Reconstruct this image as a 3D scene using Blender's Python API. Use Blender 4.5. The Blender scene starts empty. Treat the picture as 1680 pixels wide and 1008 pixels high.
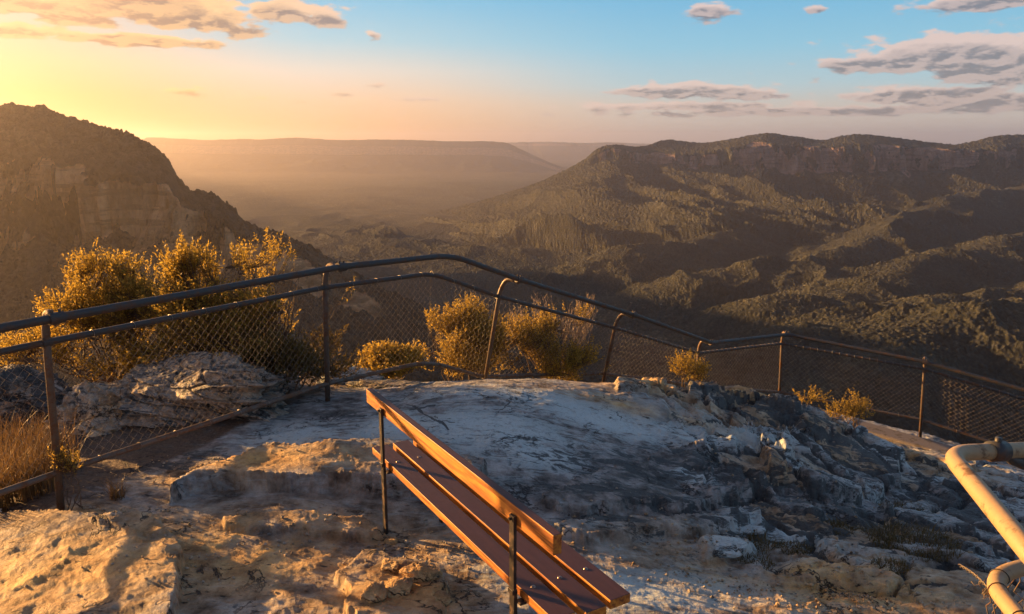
import bpy, math, random
import numpy as np
from mathutils import Vector, Matrix
random.seed(7)
R = math.radians
S = bpy.context.scene
# ------------------------------------------------------------------ camera
F, CX, CY, CAMZ = 1250.0, 840.0, 504.0, 2.4
TH = math.atan((CY - 235.0) / F)
cT, sT = math.cos(TH), math.sin(TH)
cam = bpy.data.cameras.new("camera"); co = bpy.data.objects.new("camera", cam)
S.collection.objects.link(co)
co.location = (0, 0, CAMZ); co.rotation_euler = (math.pi/2 - TH, 0, 0)
cam.sensor_width = 36; cam.lens = 36*F/1680.0; cam.clip_start = .05; cam.clip_end = 90000
S.camera = co
# ------------------------------------------------------------------ light
SUN_AZ, SUN_EL = R(-63), R(9.5)
sd = Vector((math.sin(SUN_AZ)*math.cos(SUN_EL), math.cos(SUN_AZ)*math.cos(SUN_EL), math.sin(SUN_EL)))
L = bpy.data.lights.new("sun", 'SUN'); L.energy = 5.0; L.angle = R(.6); L.color = (1, .52, .17)
lo = bpy.data.objects.new("sun", L); S.collection.objects.link(lo)
lo.rotation_euler = (-sd).to_track_quat('-Z', 'Y').to_euler()
S.view_settings.view_transform = 'Standard'; S.view_settings.look = 'None'
S.view_settings.exposure = 1.85; S.view_settings.gamma = 1
S.cycles.use_denoising = True
S.cycles.max_bounces = 6; S.cycles.volume_bounces = 0; S.cycles.transparent_max_bounces = 12
S.cycles.use_adaptive_sampling = True; S.cycles.adaptive_threshold = .02

# ------------------------------------------------------------------ node helper
class NT:
    def __init__(s, tree): s.t = tree; s.n = tree.nodes; s.l = tree.links
    def new(s, typ, **kw):
        n = s.n.new(typ)
        for k, v in kw.items(): setattr(n, k, v)
        return n
    def put(s, sock, v):
        if hasattr(v, 'is_output'): s.l.new(v, sock)
        elif isinstance(v, (tuple, list)) and len(v) == 3 and sock.type == 'RGBA': sock.default_value = (*v, 1)
        else: sock.default_value = v
    def m(s, op, a, b=None, c=None, clamp=False):
        n = s.new('ShaderNodeMath', operation=op, use_clamp=clamp)
        s.put(n.inputs[0], a)
        if b is not None: s.put(n.inputs[1], b)
        if c is not None: s.put(n.inputs[2], c)
        return n.outputs[0]
    def ramp(s, x, stops, interp='LINEAR'):
        n = s.new('ShaderNodeValToRGB'); s.put(n.inputs[0], x); e = n.color_ramp.elements
        n.color_ramp.interpolation = interp
        while len(e) < len(stops): e.new(.5)
        for i, (p, c) in enumerate(stops):
            e[i].position = p
            e[i].color = (*c, 1) if isinstance(c, (tuple, list)) else (c, c, c, 1)
        return n.outputs[0]
    def mix(s, f, a, b, bt='MIX'):
        n = s.new('ShaderNodeMix', data_type='RGBA', blend_type=bt)
        s.put(n.inputs[0], f); s.put(n.inputs[6], a); s.put(n.inputs[7], b)
        return n.outputs[2]
    def ss(s, x, a, b):
        n = s.new('ShaderNodeMapRange', interpolation_type='SMOOTHSTEP')
        s.put(n.inputs[0], x); n.inputs[1].default_value = a; n.inputs[2].default_value = b
        return n.outputs[0]
    def noise(s, vec, scale, detail=4, rough=.55, dist=0, out=0):
        n = s.new('ShaderNodeTexNoise'); s.put(n.inputs['Vector'], vec)
        n.inputs['Scale'].default_value = scale; n.inputs['Detail'].default_value = detail
        n.inputs['Roughness'].default_value = rough; n.inputs['Distortion'].default_value = dist
        return n.outputs[out]
    def mapping(s, vec, scale=(1,1,1), loc=(0,0,0), rot=(0,0,0)):
        n = s.new('ShaderNodeMapping'); s.put(n.inputs[0], vec)
        n.inputs[1].default_value = loc; n.inputs[2].default_value = rot; n.inputs[3].default_value = scale
        return n.outputs[0]
    def vor(s, vec, scale, feature='F1', out='Distance'):
        n = s.new('ShaderNodeTexVoronoi', feature=feature); s.put(n.inputs['Vector'], vec)
        n.inputs['Scale'].default_value = scale
        return n.outputs[out]
    def attr(s, name, out='Fac'):
        n = s.new('ShaderNodeAttribute', attribute_name=name); return n.outputs[out]
    def bump(s, h, strength, dist, normal=None):
        n = s.new('ShaderNodeBump'); s.put(n.inputs['Height'], h)
        n.inputs['Strength'].default_value = strength; n.inputs['Distance'].default_value = dist
        if normal is not None: s.put(n.inputs['Normal'], normal)
        return n.outputs[0]

def srgb(r, g, b):
    f = lambda c: (c/255/12.92) if c/255 <= .04045 else ((c/255+.055)/1.055)**2.4
    return (f(r), f(g), f(b))

# ------------------------------------------------------------------ sky (world)
W = bpy.data.worlds.new("World"); S.world = W; W.use_nodes = True
N = NT(W.node_tree); N.n.clear()
tc = N.new('ShaderNodeTexCoord')
sep = N.new('ShaderNodeSeparateXYZ'); N.put(sep.inputs[0], tc.outputs['Generated'])
dx, dy, dz = sep.outputs
AZ = N.m('ARCTAN2', dx, dy); EL = N.m('ARCSINE', dz)
azd = N.m('MULTIPLY', AZ, 57.29578); eld = N.m('MULTIPLY', EL, 57.29578)
def pxang(x, y):
    u, v = (x-CX)/F, (y-CY)/F
    d = Vector((u, cT - v*sT, -sT - v*cT)).normalized()
    return math.degrees(math.atan2(d.x, d.y)), math.degrees(math.asin(d.z))
t = N.m('DIVIDE', eld, 60.0, clamp=True)        # 0..60 degrees up
def E(d): return max(0, min(1, d/60))
K = .278                                            # exposure 1.0 doubles it again
def sc(c): 
    r = srgb(*c); return tuple(v*K for v in r)
rL = N.ramp(t, [(0, sc((232,122,28))), (E(1.3), sc((240,140,36))), (E(3), sc((246,164,66))), (E(5), sc((244,190,130))), (E(7.5), sc((226,194,170))), (E(10), sc((196,196,198))), (E(20), sc((120,146,180))), (1, sc((54,98,138)))])
rM = N.ramp(t, [(0, sc((240,170,118))), (E(1.2), sc((246,186,134))), (E(3), sc((246,202,166))), (E(5), sc((228,216,204))), (E(7), sc((170,208,222))), (E(10), sc((118,192,226))), (E(20), sc((96,146,192))), (1, sc((52,98,138)))])
rR = N.ramp(t, [(0, sc((196,176,168))), (E(1.2), sc((206,190,180))), (E(2.6), sc((206,198,190))), (E(4), sc((176,204,214))), (E(6.5), sc((138,198,224))), (E(10), sc((104,182,222))), (E(20), sc((92,142,190))), (1, sc((50,96,138)))])
g1 = N.mix(N.ss(azd, -35, -13), rL, rM); g2 = N.mix(N.ss(azd, -12, 12), g1, rR)
# far side of the sky: cooler
g2 = N.mix(N.ss(N.m('ABSOLUTE', azd), 80, 170), g2, N.ramp(t, [(0, sc((110,116,140))), (E(10), sc((100,126,165))), (1, sc((50,92,132)))]))
# glow about the low sun
sunv = N.new('ShaderNodeVectorMath', operation='DOT_PRODUCT'); N.put(sunv.inputs[0], tc.outputs['Generated']); sunv.inputs[1].default_value = Vector((math.sin(R(-40))*math.cos(R(6)), math.cos(R(-40))*math.cos(R(6)), math.sin(R(6))))
gl = N.m('POWER', N.m('MAXIMUM', sunv.outputs['Value'], 0), 60)
g2 = N.mix(N.m('MULTIPLY', gl, .25), g2, (.34, .24, .12), 'MIX')
# clouds: soft masks in azimuth/elevation broken by noise
cmb = N.new('ShaderNodeCombineXYZ'); N.put(cmb.inputs[0], azd); N.put(cmb.inputs[1], N.m('MULTIPLY', eld, 2.1))
CV = cmb.outputs[0]
clouds = [ # px cx, cy, half-width px, half-height px, weight
 (30,8,100,10,1.0),(240,8,110,20,1.1),(310,32,70,11,1.0),(130,30,50,9,.8),(465,20,42,15,1.0),(535,30,26,11,.9),
 (25,50,48,8,1.0),(225,67,88,7,1.1),(400,52,30,11,.6),(610,58,16,7,.5),(1165,18,28,11,.9),(1340,16,12,5,.6),
 (1610,4,60,9,1.0),(1560,86,90,19,1.1),(1650,105,70,24,1.1),(1420,104,60,11,.9),(1500,100,60,14,1.0),(1640,92,60,26,.9),
 (1130,149,90,9,1.05),(1230,157,50,7,.9),(1520,156,90,10,1.05),(1610,166,70,9,1.05),(1120,175,150,6,.85),
 (1350,183,260,6,.85),(990,180,70,5,.55),(310,150,40,6,.55),(420,162,40,4,.45),(560,154,30,4,.5),(690,163,50,4,.45),(620,140,20,4,.3)]
mask = None; rs_ = None; bs_ = None
for (cx_, cy_, hw, hh, wt) in clouds:
    a, e = pxang(cx_, cy_); sa = math.degrees(hw/F)*1.1; se = math.degrees(hh/F)*1.12
    q = N.m('ADD', N.m('POWER', N.m('DIVIDE', N.m('SUBTRACT', azd, a), sa), 2.0), N.m('POWER', N.m('DIVIDE', N.m('SUBTRACT', eld, e), se), 2.0))
    b = N.m('MULTIPLY', N.m('EXPONENT', N.m('MULTIPLY', q, -.75)), wt)
    mask = b if mask is None else N.m('MAXIMUM', mask, b)
    rl = N.m('MULTIPLY', b, N.m('DIVIDE', N.m('SUBTRACT', eld, e), se))
    rs_ = rl if rs_ is None else N.m('ADD', rs_, rl); bs_ = b if bs_ is None else N.m('ADD', bs_, b)
high = N.ss(eld, 11, 15)
nzb = N.noise(CV, .13, 5, .6)
mask = N.m('MAXIMUM', mask, N.m('MULTIPLY', N.m('MULTIPLY', high, N.ss(nzb, .5, .62)), .8))
n1 = N.noise(N.mapping(CV, (.75,1,1)), .75, 6, .54, .15)
n2 = N.noise(N.mapping(CV, (.75,1,1), (.25,-.55,0)), .75, 4, .6, .3)
dens = N.ss(N.m('ADD', N.m('MULTIPLY', mask, .95), N.m('MULTIPLY', N.m('SUBTRACT', n1, .5), 1.5)), .25, .50)
dens = N.m('MULTIPLY', dens, .93)
# thicker (darker) where cloud lies above in the direction of the light
relief = N.ss(N.m('SUBTRACT', n1, n2), -.09, .08)
rel_ = N.m('DIVIDE', rs_, N.m('ADD', bs_, .02))      # height inside its own cloud: bases are darker
core = N.ss(N.m('ADD', N.m('ADD', N.m('MULTIPLY', rel_, -.5), N.m('MULTIPLY', N.m('SUBTRACT', n1, .5), 1.5)), N.m('MULTIPLY', N.m('SUBTRACT', mask, .5), .8)), -.22, .28)
litL, shL = (.32,.175,.062), (.078,.038,.020)
litR, shR = (.225,.165,.145), (.056,.050,.058)
side = N.ss(azd, -24, -2)
lit = N.mix(side, litL, litR); shd = N.mix(side, shL, shR)
shd = N.mix(N.ss(azd, -33, -20), (.16,.07,.025), shd)
cc = N.mix(N.m('MULTIPLY', core, N.m('SUBTRACT', 1.0, N.m('MULTIPLY', relief, .6))), lit, shd)
g3 = N.mix(dens, g2, cc)
sky = N.new('ShaderNodeTexSky', sky_type='NISHITA'); sky.sun_disc = False
sky.sun_elevation = SUN_EL; sky.sun_rotation = SUN_AZ; sky.altitude = 900; sky.dust_density = 2
scl = N.new('ShaderNodeVectorMath', operation='SCALE'); N.put(scl.inputs[0], g3); scl.inputs['Scale'].default_value = 10
fin = N.mix(.06, scl.outputs[0], sky.outputs[0])
bg = N.new('ShaderNodeBackground'); N.put(bg.inputs[0], fin); bg.inputs[1].default_value = .1
wo = N.new('ShaderNodeOutputWorld'); N.l.new(bg.outputs[0], wo.inputs[0])
W.cycles.sampling_method = 'MANUAL'; W.cycles.sample_map_resolution = 512

# ------------------------------------------------------------------ geometry helpers
def P(x, y, Y):
    """world point seen at photo pixel (x, y) at depth Y in front of the camera"""
    u, v = (x-CX)/F, (y-CY)/F
    k = Y/(cT - v*sT)
    return Vector((u*k, Y, CAMZ + (-sT - v*cT)*k))
def PZ(x, y, z):
    v = (y-CY)/F
    return P(x, y, (z-CAMZ)*(cT - v*sT)/(-sT - v*cT))
def h2(ix, iy, seed):
    n = (ix.astype(np.int64)*374761393 + iy.astype(np.int64)*668265263 + seed*974711) & 0xffffffff
    n = ((n ^ (n >> 13))*1274126177) & 0xffffffff
    n = ((n ^ (n >> 16))*2246822519) & 0xffffffff
    return ((n ^ (n >> 15)) & 0xffffff)/float(0xffffff)
def vn(x, y, seed=0):
    ix, iy = np.floor(x), np.floor(y); fx, fy = x-ix, y-iy
    fx = fx*fx*fx*(fx*(fx*6-15)+10); fy = fy*fy*fy*(fy*(fy*6-15)+10)
    a, b, c, d = h2(ix,iy,seed), h2(ix+1,iy,seed), h2(ix,iy+1,seed), h2(ix+1,iy+1,seed)
    return (a+(b-a)*fx)*(1-fy)+(c+(d-c)*fx)*fy
def fbm(x, y, o=5, seed=0, g=.5, lac=2.03):
    s = 0; a = 1; tot = 0
    for i in range(o):
        s = s + a*vn(x, y, seed+i*17); tot += a; a *= g
        x, y = x*lac*.8-y*lac*.6+3.1, x*lac*.6+y*lac*.8+1.7
    return s/tot
def ridged(x, y, o=5, seed=0, g=.5, lac=2.05):
    s = 0; a = 1; tot = 0; w = 1
    for i in range(o):
        n = 1-np.abs(vn(x, y, seed+i*13)*2-1); n = n*n*w; s = s+a*n; w = np.clip(n*1.6, 0, 1); tot += a; a *= g
        x, y = x*lac*.8-y*lac*.6+3.1, x*lac*.6+y*lac*.8+1.7
    return s/tot
def worley(x, y, seed=0):
    ix, iy = np.floor(x), np.floor(y); f1 = np.full(x.shape, 9.); f2 = f1.copy(); cid = np.zeros(x.shape)
    for i in (-1,0,1):
        for j in (-1,0,1):
            cx, cy = ix+i, iy+j; r = h2(cx,cy,seed)
            d = np.hypot(cx+.1+.8*r-x, cy+.1+.8*h2(cx,cy,seed+5)-y)
            n = d < f1; f2 = np.where(n, f1, np.minimum(f2, d)); cid = np.where(n, h2(cx,cy,seed+9), cid); f1 = np.where(n, d, f1)
    return f1, f2, cid
def sst(a, b, x):
    t = np.clip((x-a)/(b-a), 0, 1); return t*t*(3-2*t)

def mesh_np(name, V, Fq, mat, parent=None, smooth=True, attrs=None):
    me = bpy.data.meshes.new(name); V = np.asarray(V, dtype=np.float32); Fq = np.asarray(Fq, dtype=np.int32)
    k = Fq.shape[1]
    me.vertices.add(len(V)); me.vertices.foreach_set('co', V.ravel())
    me.loops.add(Fq.size); me.loops.foreach_set('vertex_index', Fq.ravel())
    me.polygons.add(len(Fq)); me.polygons.foreach_set('loop_start', np.arange(len(Fq), dtype=np.int32)*k)
    if smooth: me.polygons.foreach_set('use_smooth', np.ones(len(Fq), dtype=bool))
    else: me.polygons.foreach_set('use_smooth', np.zeros(len(Fq), dtype=bool))
    me.update(calc_edges=True)
    for a, d in (attrs or {}).items():
        at = me.attributes.new(a, 'FLOAT', 'POINT'); at.data.foreach_set('value', np.asarray(d, dtype=np.float32).ravel())
    me.materials.append(mat)
    o = bpy.data.objects.new(name, me); S.collection.objects.link(o)
    if parent: o.parent = parent
    return o
def grid_faces(nr, nc):
    i = np.arange(nr-1)[:, None]*nc + np.arange(nc-1)[None, :]
    return np.stack([i, i+1, i+nc+1, i+nc], -1).reshape(-1, 4)
def tag(o, label=None, cat=None, group=None, kind=None):
    if label: o['label'] = label
    if cat: o['category'] = cat
    if group: o['group'] = group
    if kind: o['kind'] = kind
    return o
def empty(name, loc=(0,0,0)):
    o = bpy.data.objects.new(name, None); o.location = loc; o.empty_display_size = .1
    S.collection.objects.link(o); return o

class MB:
    def __init__(s): s.v = []; s.f = []; s.o = Vector((0,0,0))
    def tube(s, pts, rad, n=10, cap=True):
        pts = [Vector(p) for p in pts]
        if not hasattr(rad, '__len__'): rad = [rad]*len(pts)
        b0 = len(s.v); up = None
        for i, p in enumerate(pts):
            t = (pts[min(i+1, len(pts)-1)] - pts[max(i-1, 0)])
            t = t.normalized() if t.length > 1e-9 else Vector((0,0,1))
            if up is None: up = t.orthogonal().normalized()
            else: up = (up - t*up.dot(t)); up = up.normalized() if up.length > 1e-6 else t.orthogonal().normalized()
            w = t.cross(up)
            for k in range(n):
                a = 2*math.pi*k/n; s.v.append(p + (up*math.cos(a)+w*math.sin(a))*rad[i])
        for i in range(len(pts)-1):
            for k in range(n):
                a = b0+i*n+k; b = b0+i*n+(k+1) % n; s.f.append((a, b, b+n, a+n))
        if cap:
            s.f.append(tuple(b0+k for k in reversed(range(n)))); s.f.append(tuple(b0+(len(pts)-1)*n+k for k in range(n)))
    def box(s, c, ax, ay, az, hx, hy, hz):
        b = len(s.v); c = Vector(c)
        for i in (-1,1):
            for j in (-1,1):
                for k in (-1,1): s.v.append(c+ax*(i*hx)+ay*(j*hy)+az*(k*hz))
        s.f += [tuple(b+q for q in f) for f in ((0,1,3,2),(4,6,7,5),(0,4,5,1),(2,3,7,6),(0,2,6,4),(1,5,7,3))]
    def build(s, name, mat, parent=None, smooth=True, bevel=0, seg=2):
        o_ = parent.location if parent and parent.parent is None else Vector((0,0,0))
        me = bpy.data.meshes.new(name); me.from_pydata([tuple(v-o_) for v in s.v], [], s.f)
        if smooth: me.polygons.foreach_set('use_smooth', [True]*len(me.polygons))
        me.materials.append(mat)
        o = bpy.data.objects.new(name, me); S.collection.objects.link(o)
        if parent: o.parent = parent
        if bevel:
            m = o.modifiers.new('bevel', 'BEVEL'); m.width = bevel; m.segments = seg; m.limit_method = 'ANGLE'
            m.harden_normals = True
        return o
def fillet(pts, rads, n=8):
    """round the inner corners of a polyline"""
    pts = [Vector(p) for p in pts]; out = [pts[0]]
    for i in range(1, len(pts)-1):
        r = rads[i] if hasattr(rads, '__len__') else rads
        a, b, c = pts[i-1], pts[i], pts[i+1]
        l = min(r, (a-b).length*.45, (c-b).length*.45)
        p0, p1 = b+(a-b).normalized()*l, b+(c-b).normalized()*l
        for k in range(n+1):
            t = k/n; out.append(p0*(1-t)**2+b*2*t*(1-t)+p1*t*t)
    out.append(pts[-1]); return out

# ------------------------------------------------------------------ materials
def mat(name):
    m = bpy.data.materials.new(name); m.use_nodes = True; n = NT(m.node_tree)
    b = m.node_tree.nodes['Principled BSDF']; tcn = n.new('ShaderNodeTexCoord')
    return m, n, b, tcn.outputs['Object']

def mat_rock():
    m, n, b, o = mat('sandstone')
    stain, pale, soil, ochre = (n.attr(a) for a in ('stain', 'pale', 'soil', 'ochre'))
    big = n.noise(o, 1.1, 6, .6); mid = n.noise(o, 6, 8, .65); fine = n.noise(o, 45, 6, .7)
    streak = n.noise(n.mapping(o, (1.6, 5.5, 5), rot=(0,0,R(-28))), 2.2, 8, .68, .6)
    c = n.ramp(mid, [(.32, (.025,.024,.025)), (.43, (.11,.105,.10)), (.56, (.27,.26,.25)), (.70, (.46,.46,.45))])
    warm = n.ramp(mid, [(.3, (.16,.085,.035)), (.44, (.44,.26,.095)), (.62, (.66,.44,.17))])
    c = n.mix(n.m('MULTIPLY', ochre, n.ss(big, .28, .5)), c, warm)
    lich = n.m('MULTIPLY', n.ss(n.m('ADD', streak, n.m('MULTIPLY', pale, .22)), .49, .64), n.m('ADD', .4, n.m('MULTIPLY', pale, .65), clamp=True))
    lich = n.m('MULTIPLY', n.m('MULTIPLY', lich, n.ss(fine, .15, .5)), n.m('SUBTRACT', 1.0, n.m('MULTIPLY', ochre, .8)))
    c = n.mix(lich, c, (.50, .59, .60))
    spots = n.m('MULTIPLY', n.ss(n.noise(o, 17, 5, .7), .55, .68), n.ss(big, .35, .6))
    c = n.mix(n.m('MULTIPLY', spots, .45), c, (.06, .055, .055))
    dk = n.ss(n.m('ADD', n.m('MULTIPLY', stain, 1.0), n.m('MULTIPLY', n.m('SUBTRACT', streak, .5), 3.2)), .42, .66)
    c = n.mix(n.m('MULTIPLY', dk, .9), c, n.ramp(fine, [(.3, (.020,.022,.024)), (.7, (.075,.088,.092))]))
    sl = n.ss(n.m('ADD', soil, n.m('MULTIPLY', n.m('SUBTRACT', mid, .5), 1.2)), .4, .7)
    c = n.mix(sl, c, n.ramp(fine, [(.3, (.05,.035,.025)), (.55, (.12,.085,.06)), (.8, (.22,.17,.12))]))
    wv = n.noise(o, 1.3, 6, .6, .4); ln_ = n.ss(n.m('ABSOLUTE', n.m('SUBTRACT', wv, .5)), .010, .002)
    wv2 = n.noise(n.mapping(o, (1,2.2,1), (4,2,1), (0,0,R(20))), 2.1, 6, .62, .3); ln2 = n.ss(n.m('ABSOLUTE', n.m('SUBTRACT', wv2, .52)), .012, .003)
    brk = n.ss(n.noise(o, 1.9, 3, .5), .52, .60)
    crk = n.m('MULTIPLY', n.m('MAXIMUM', ln_, ln2), brk)
    pit = n.m('MULTIPLY', n.ss(n.noise(n.mapping(o, (5,15,9), rot=(0,0,R(8))), 2.4, 3, .5), .63, .70), n.ss(n.noise(o, 1.7, 4, .6, 0), .48, .58))
    gap = n.m('MAXIMUM', n.m('MULTIPLY', crk, .85), n.m('MULTIPLY', pit, .8))
    c = n.mix(gap, c, (.018, .016, .017))
    grit = n.noise(o, 260, 2, .6); c = n.mix(n.ss(grit, .58, .72), c, n.mix(.5, c, (.02,.02,.02)))
    n.put(b.inputs['Base Color'], c)
    n.put(b.inputs['Roughness'], n.m('MULTIPLY_ADD', fine, .25, .62))
    b.inputs['Specular IOR Level'].default_value = .35
    h = n.m('ADD', n.m('MULTIPLY', mid, .5), n.m('ADD', n.m('MULTIPLY', n.noise(o, 22, 8, .7), .35), n.m('MULTIPLY', n.vor(n.mapping(o, (1,1.5,1)), 26), .12)))
    h = n.m('SUBTRACT', h, n.m('MULTIPLY', gap, .45))
    nb = n.bump(h, .9, .035); nb = n.bump(n.noise(o, 120, 4, .7), .5, .006, nb)
    n.put(b.inputs['Normal'], nb)
    return m
def mat_forest(name, rockcol=(.42,.27,.16), tree=14.):
    m, n, b, o = mat(name)
    rk = n.attr('rock'); cid = n.attr('tint')
    patch = n.noise(n.mapping(o, (1,1,1)), .004, 5, .6)
    cid = n.m('POWER', cid, 1.5)
    c = n.mix(cid, (.018,.022,.020), (.066,.068,.058))
    c = n.mix(n.ss(patch, .5, .66), c, n.mix(cid, (.022,.025,.020), (.115,.115,.088)))
    s1 = n.noise(n.mapping(o, (1/45., 1/45., 1/240.)), 1, 8, .68)
    s2 = n.noise(n.mapping(o, (1/150., 1/150., 1/14.)), 1, 6, .65)
    rc = n.ramp(s1, [(.3, tuple(v*.22 for v in rockcol)), (.46, tuple(v*.6 for v in rockcol)), (.6, rockcol), (.8, tuple(min(1, v*1.35) for v in rockcol))])
    rc = n.mix(n.m('MULTIPLY', n.ss(s2, .50, .58), .7), rc, tuple(v*.35 for v in rockcol))
    c = n.mix(n.ss(rk, .35, .6), c, rc)
    n.put(b.inputs['Base Color'], c); b.inputs['Roughness'].default_value = .9
    b.inputs['Specular IOR Level'].default_value = .1
    h = n.m('ADD', n.vor(o, 1/(tree*.6)), n.noise(o, 1/(tree*.5), 5, .75))
    n.put(b.inputs['Normal'], n.bump(h, 1.0, tree*.35))
    return m
def mat_metal(name, base, rust, amt=.5, rough=.5, metallic=.5, scale=14):
    m, n, b, o = mat(name)
    r = n.ss(n.noise(o, scale, 8, .7), .62-amt*.3, .72-amt*.2)
    sp = n.noise(o, scale*6, 4, .7)
    c = n.mix(r, n.mix(n.m('MULTIPLY', sp, .6), base, tuple(v*.55 for v in base)), n.mix(sp, rust, tuple(v*.45 for v in rust)))
    n.put(b.inputs['Base Color'], c)
    n.put(b.inputs['Metallic'], n.m('MULTIPLY', n.m('SUBTRACT', 1.0, r), metallic))
    n.put(b.inputs['Roughness'], n.m('MULTIPLY_ADD', r, .3, rough))
    n.put(b.inputs['Normal'], n.bump(n.noise(o, scale*8, 5, .7), .25, .003))
    return m
def mat_wood():
    m, n, b, o = mat('varnished_timber')
    # the grain runs along the bench: rotate world axes on to it
    v = n.mapping(n.mapping(o, rot=(0,0,R(59.3))), (2.2, 38, 38))
    g = n.noise(v, 1.0, 8, .62, .8); g2 = n.noise(o, 3, 4, .6)
    c = n.ramp(g, [(.34, (.13,.035,.007)), (.46, (.36,.125,.016)), (.56, (.52,.21,.028)), (.7, (.62,.30,.05))])
    c = n.mix(n.m('MULTIPLY', n.ss(g2, .45, .7), .35), c, (.24,.075,.035))
    sc_ = n.ss(n.noise(n.mapping(o, rot=(0,0,R(59))), 60, 5, .8), .68, .76)
    c = n.mix(n.m('MULTIPLY', sc_, .35), c, (.5,.36,.3))
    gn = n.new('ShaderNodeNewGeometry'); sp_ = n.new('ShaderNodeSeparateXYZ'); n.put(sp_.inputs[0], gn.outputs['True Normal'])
    top_shade = n.ss(n.m('ADD', sp_.outputs[2], n.m('MULTIPLY', n.m('SUBTRACT', g2, .5), .5)), .55, .95)      # dimmer light on upward faces painted into the colour as dark maroon
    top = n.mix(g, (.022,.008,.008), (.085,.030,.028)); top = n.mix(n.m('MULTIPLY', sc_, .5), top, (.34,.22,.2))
    c = n.mix(top_shade, c, top)
    n.put(b.inputs['Base Color'], c)
    n.put(b.inputs['Roughness'], n.m('MULTIPLY_ADD', n.noise(o, 24, 6, .7), .25, .46))
    b.inputs['Specular IOR Level'].default_value = .4; b.inputs['Coat Weight'].default_value = .08; b.inputs['Coat Roughness'].default_value = .25
    n.put(b.inputs['Normal'], n.bump(g, .25, .0015))
    return m
def mat_leaf(name, c1, c2, trans=.4):
    m, n, b, o = mat(name)
    c = n.mix(n.attr('tint'), c1, c2); n.put(b.inputs['Base Color'], c)
    b.inputs['Roughness'].default_value = .5; b.inputs['Specular IOR Level'].default_value = .3
    tr = n.new('ShaderNodeBsdfTranslucent'); n.put(tr.inputs[0], n.mix(.5, c, tuple(min(1, v*1.6) for v in c2)))
    mx = n.new('ShaderNodeMixShader'); mx.inputs[0].default_value = trans
    n.l.new(b.outputs[0], mx.inputs[1]); n.l.new(tr.outputs[0], mx.inputs[2])
    n.l.new(mx.outputs[0], m.node_tree.nodes['Material Output'].inputs[0])
    return m
def mat_bark(name, c1, c2):
    m, n, b, o = mat(name)
    n.put(b.inputs['Base Color'], n.mix(n.noise(o, 30, 5, .7), c1, c2)); b.inputs['Roughness'].default_value = .85
    return m
M_ROCK = mat_rock()
M_STEEL = mat_metal('weathered_pipe', (.055,.055,.055), (.13,.07,.04), .5, .48, .2)
M_POST = mat_metal('rusty_post', (.13,.105,.085), (.16,.08,.04), .6, .5, .2)
M_WIRE = mat_metal('galvanised_wire', (.30,.27,.23), (.22,.14,.08), .5, .45, .4)
M_CREAM = mat_metal('cream_paint', (.38,.27,.14), (.17,.10,.05), .3, .5, .0, 11)
M_BLACK = mat_metal('black_iron', (.035,.03,.028), (.13,.07,.035), .42, .45, .3, 20)
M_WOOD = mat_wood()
M_BOLT = mat_metal('bolt_steel', (.30,.22,.18), (.2,.1,.05), .3, .3, .8)
M_CONC = mat_metal('old_concrete', (.17,.15,.14), (.12,.10,.08), .45, .85, 0, 8)
M_LEAF = mat_leaf('golden_leaf', (.075,.058,.014), (.52,.36,.065), .45)
M_LEAFD = mat_leaf('olive_leaf', (.05,.045,.014), (.22,.15,.035), .35)
M_DRY = mat_leaf('dry_grass_blade', (.08,.05,.022), (.22,.14,.06), .25)
M_MOSS = mat_leaf('tuft_blade', (.05,.04,.012), (.16,.105,.03), .25)
M_BARK = mat_bark('twig_bark', (.05,.035,.025), (.18,.12,.07))
M_PALE = mat_bark('pale_twig', (.20,.15,.11), (.42,.33,.25))
M_TALL = mat_forest('bush_forest')

# ------------------------------------------------------------------ rock outcrop
ctrl = [ # photo px x, y, ground height there
 (635,870,0),(845,1006,.02),(0,1000,-.04),(0,880,.0),(95,825,.09),(300,925,.04),(200,960,.02),(535,655,.09),(440,755,.08),(330,740,.04),
 (250,790,.05),(700,642,.2),(800,630,.17),(900,632,.08),(1000,632,-.02),(1130,648,-.26),(1240,655,-.50),(1330,690,-.85),(1420,728,-1.25),
 (1500,742,-1.55),(1650,780,-1.5),(1400,800,-.98),(1500,900,-.5),(1620,1000,-.25),(1300,900,-.34),(1100,930,-.13),(1000,800,-.07),
 (1200,740,-.30),(900,700,.13),(760,700,.2),(1100,690,-.13),(700,780,.06),(600,720,.12),(500,850,.06),(640,960,.02),(1300,1000,-.2),(1050,1000,-.03)]
pts = [tuple(PZ(x, y, z)) for x, y, z in ctrl]
pts += [(0,1.2,.0),(-1.5,1.5,-.05),(1.6,1.5,.0),(0,-1,0),(-3,2.5,-.22),(-3.4,3.6,-.10),(3,2.5,-.3),(6,4,-1.2),(-5,4,-.45),(-7,5,-1.0),(-4.6,6,-.15),(-3,7,.0),(-2,8.3,-.25),(-5,8,-.4),
        (-.9,8.4,-.35),(.2,8.6,-.45),(1.35,9.7,-1.0),(2.8,10.8,-1.65),(4.4,12,-1.85),(6.3,11,-2.0),(7.5,10,-2.1),(8.5,8,-2.0),(5.6,11.2,-2.0),(3.4,9.9,-1.55),(2.2,9.3,-1.2)]
CP = np.array(pts)
def tps_fit(c, lam=.004):
    n = len(c); d = np.hypot(c[:,None,0]-c[None,:,0], c[:,None,1]-c[None,:,1]); Kx = np.where(d > 0, d*d*np.log(d+1e-12), 0)+lam*np.eye(n)
    Pm = np.c_[np.ones(n), c[:,:2]]; A = np.zeros((n+3, n+3)); A[:n,:n] = Kx; A[:n,n:] = Pm; A[n:,:n] = Pm.T
    return np.linalg.solve(A, np.r_[c[:,2], 0,0,0])
WT = tps_fit(CP)
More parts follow.
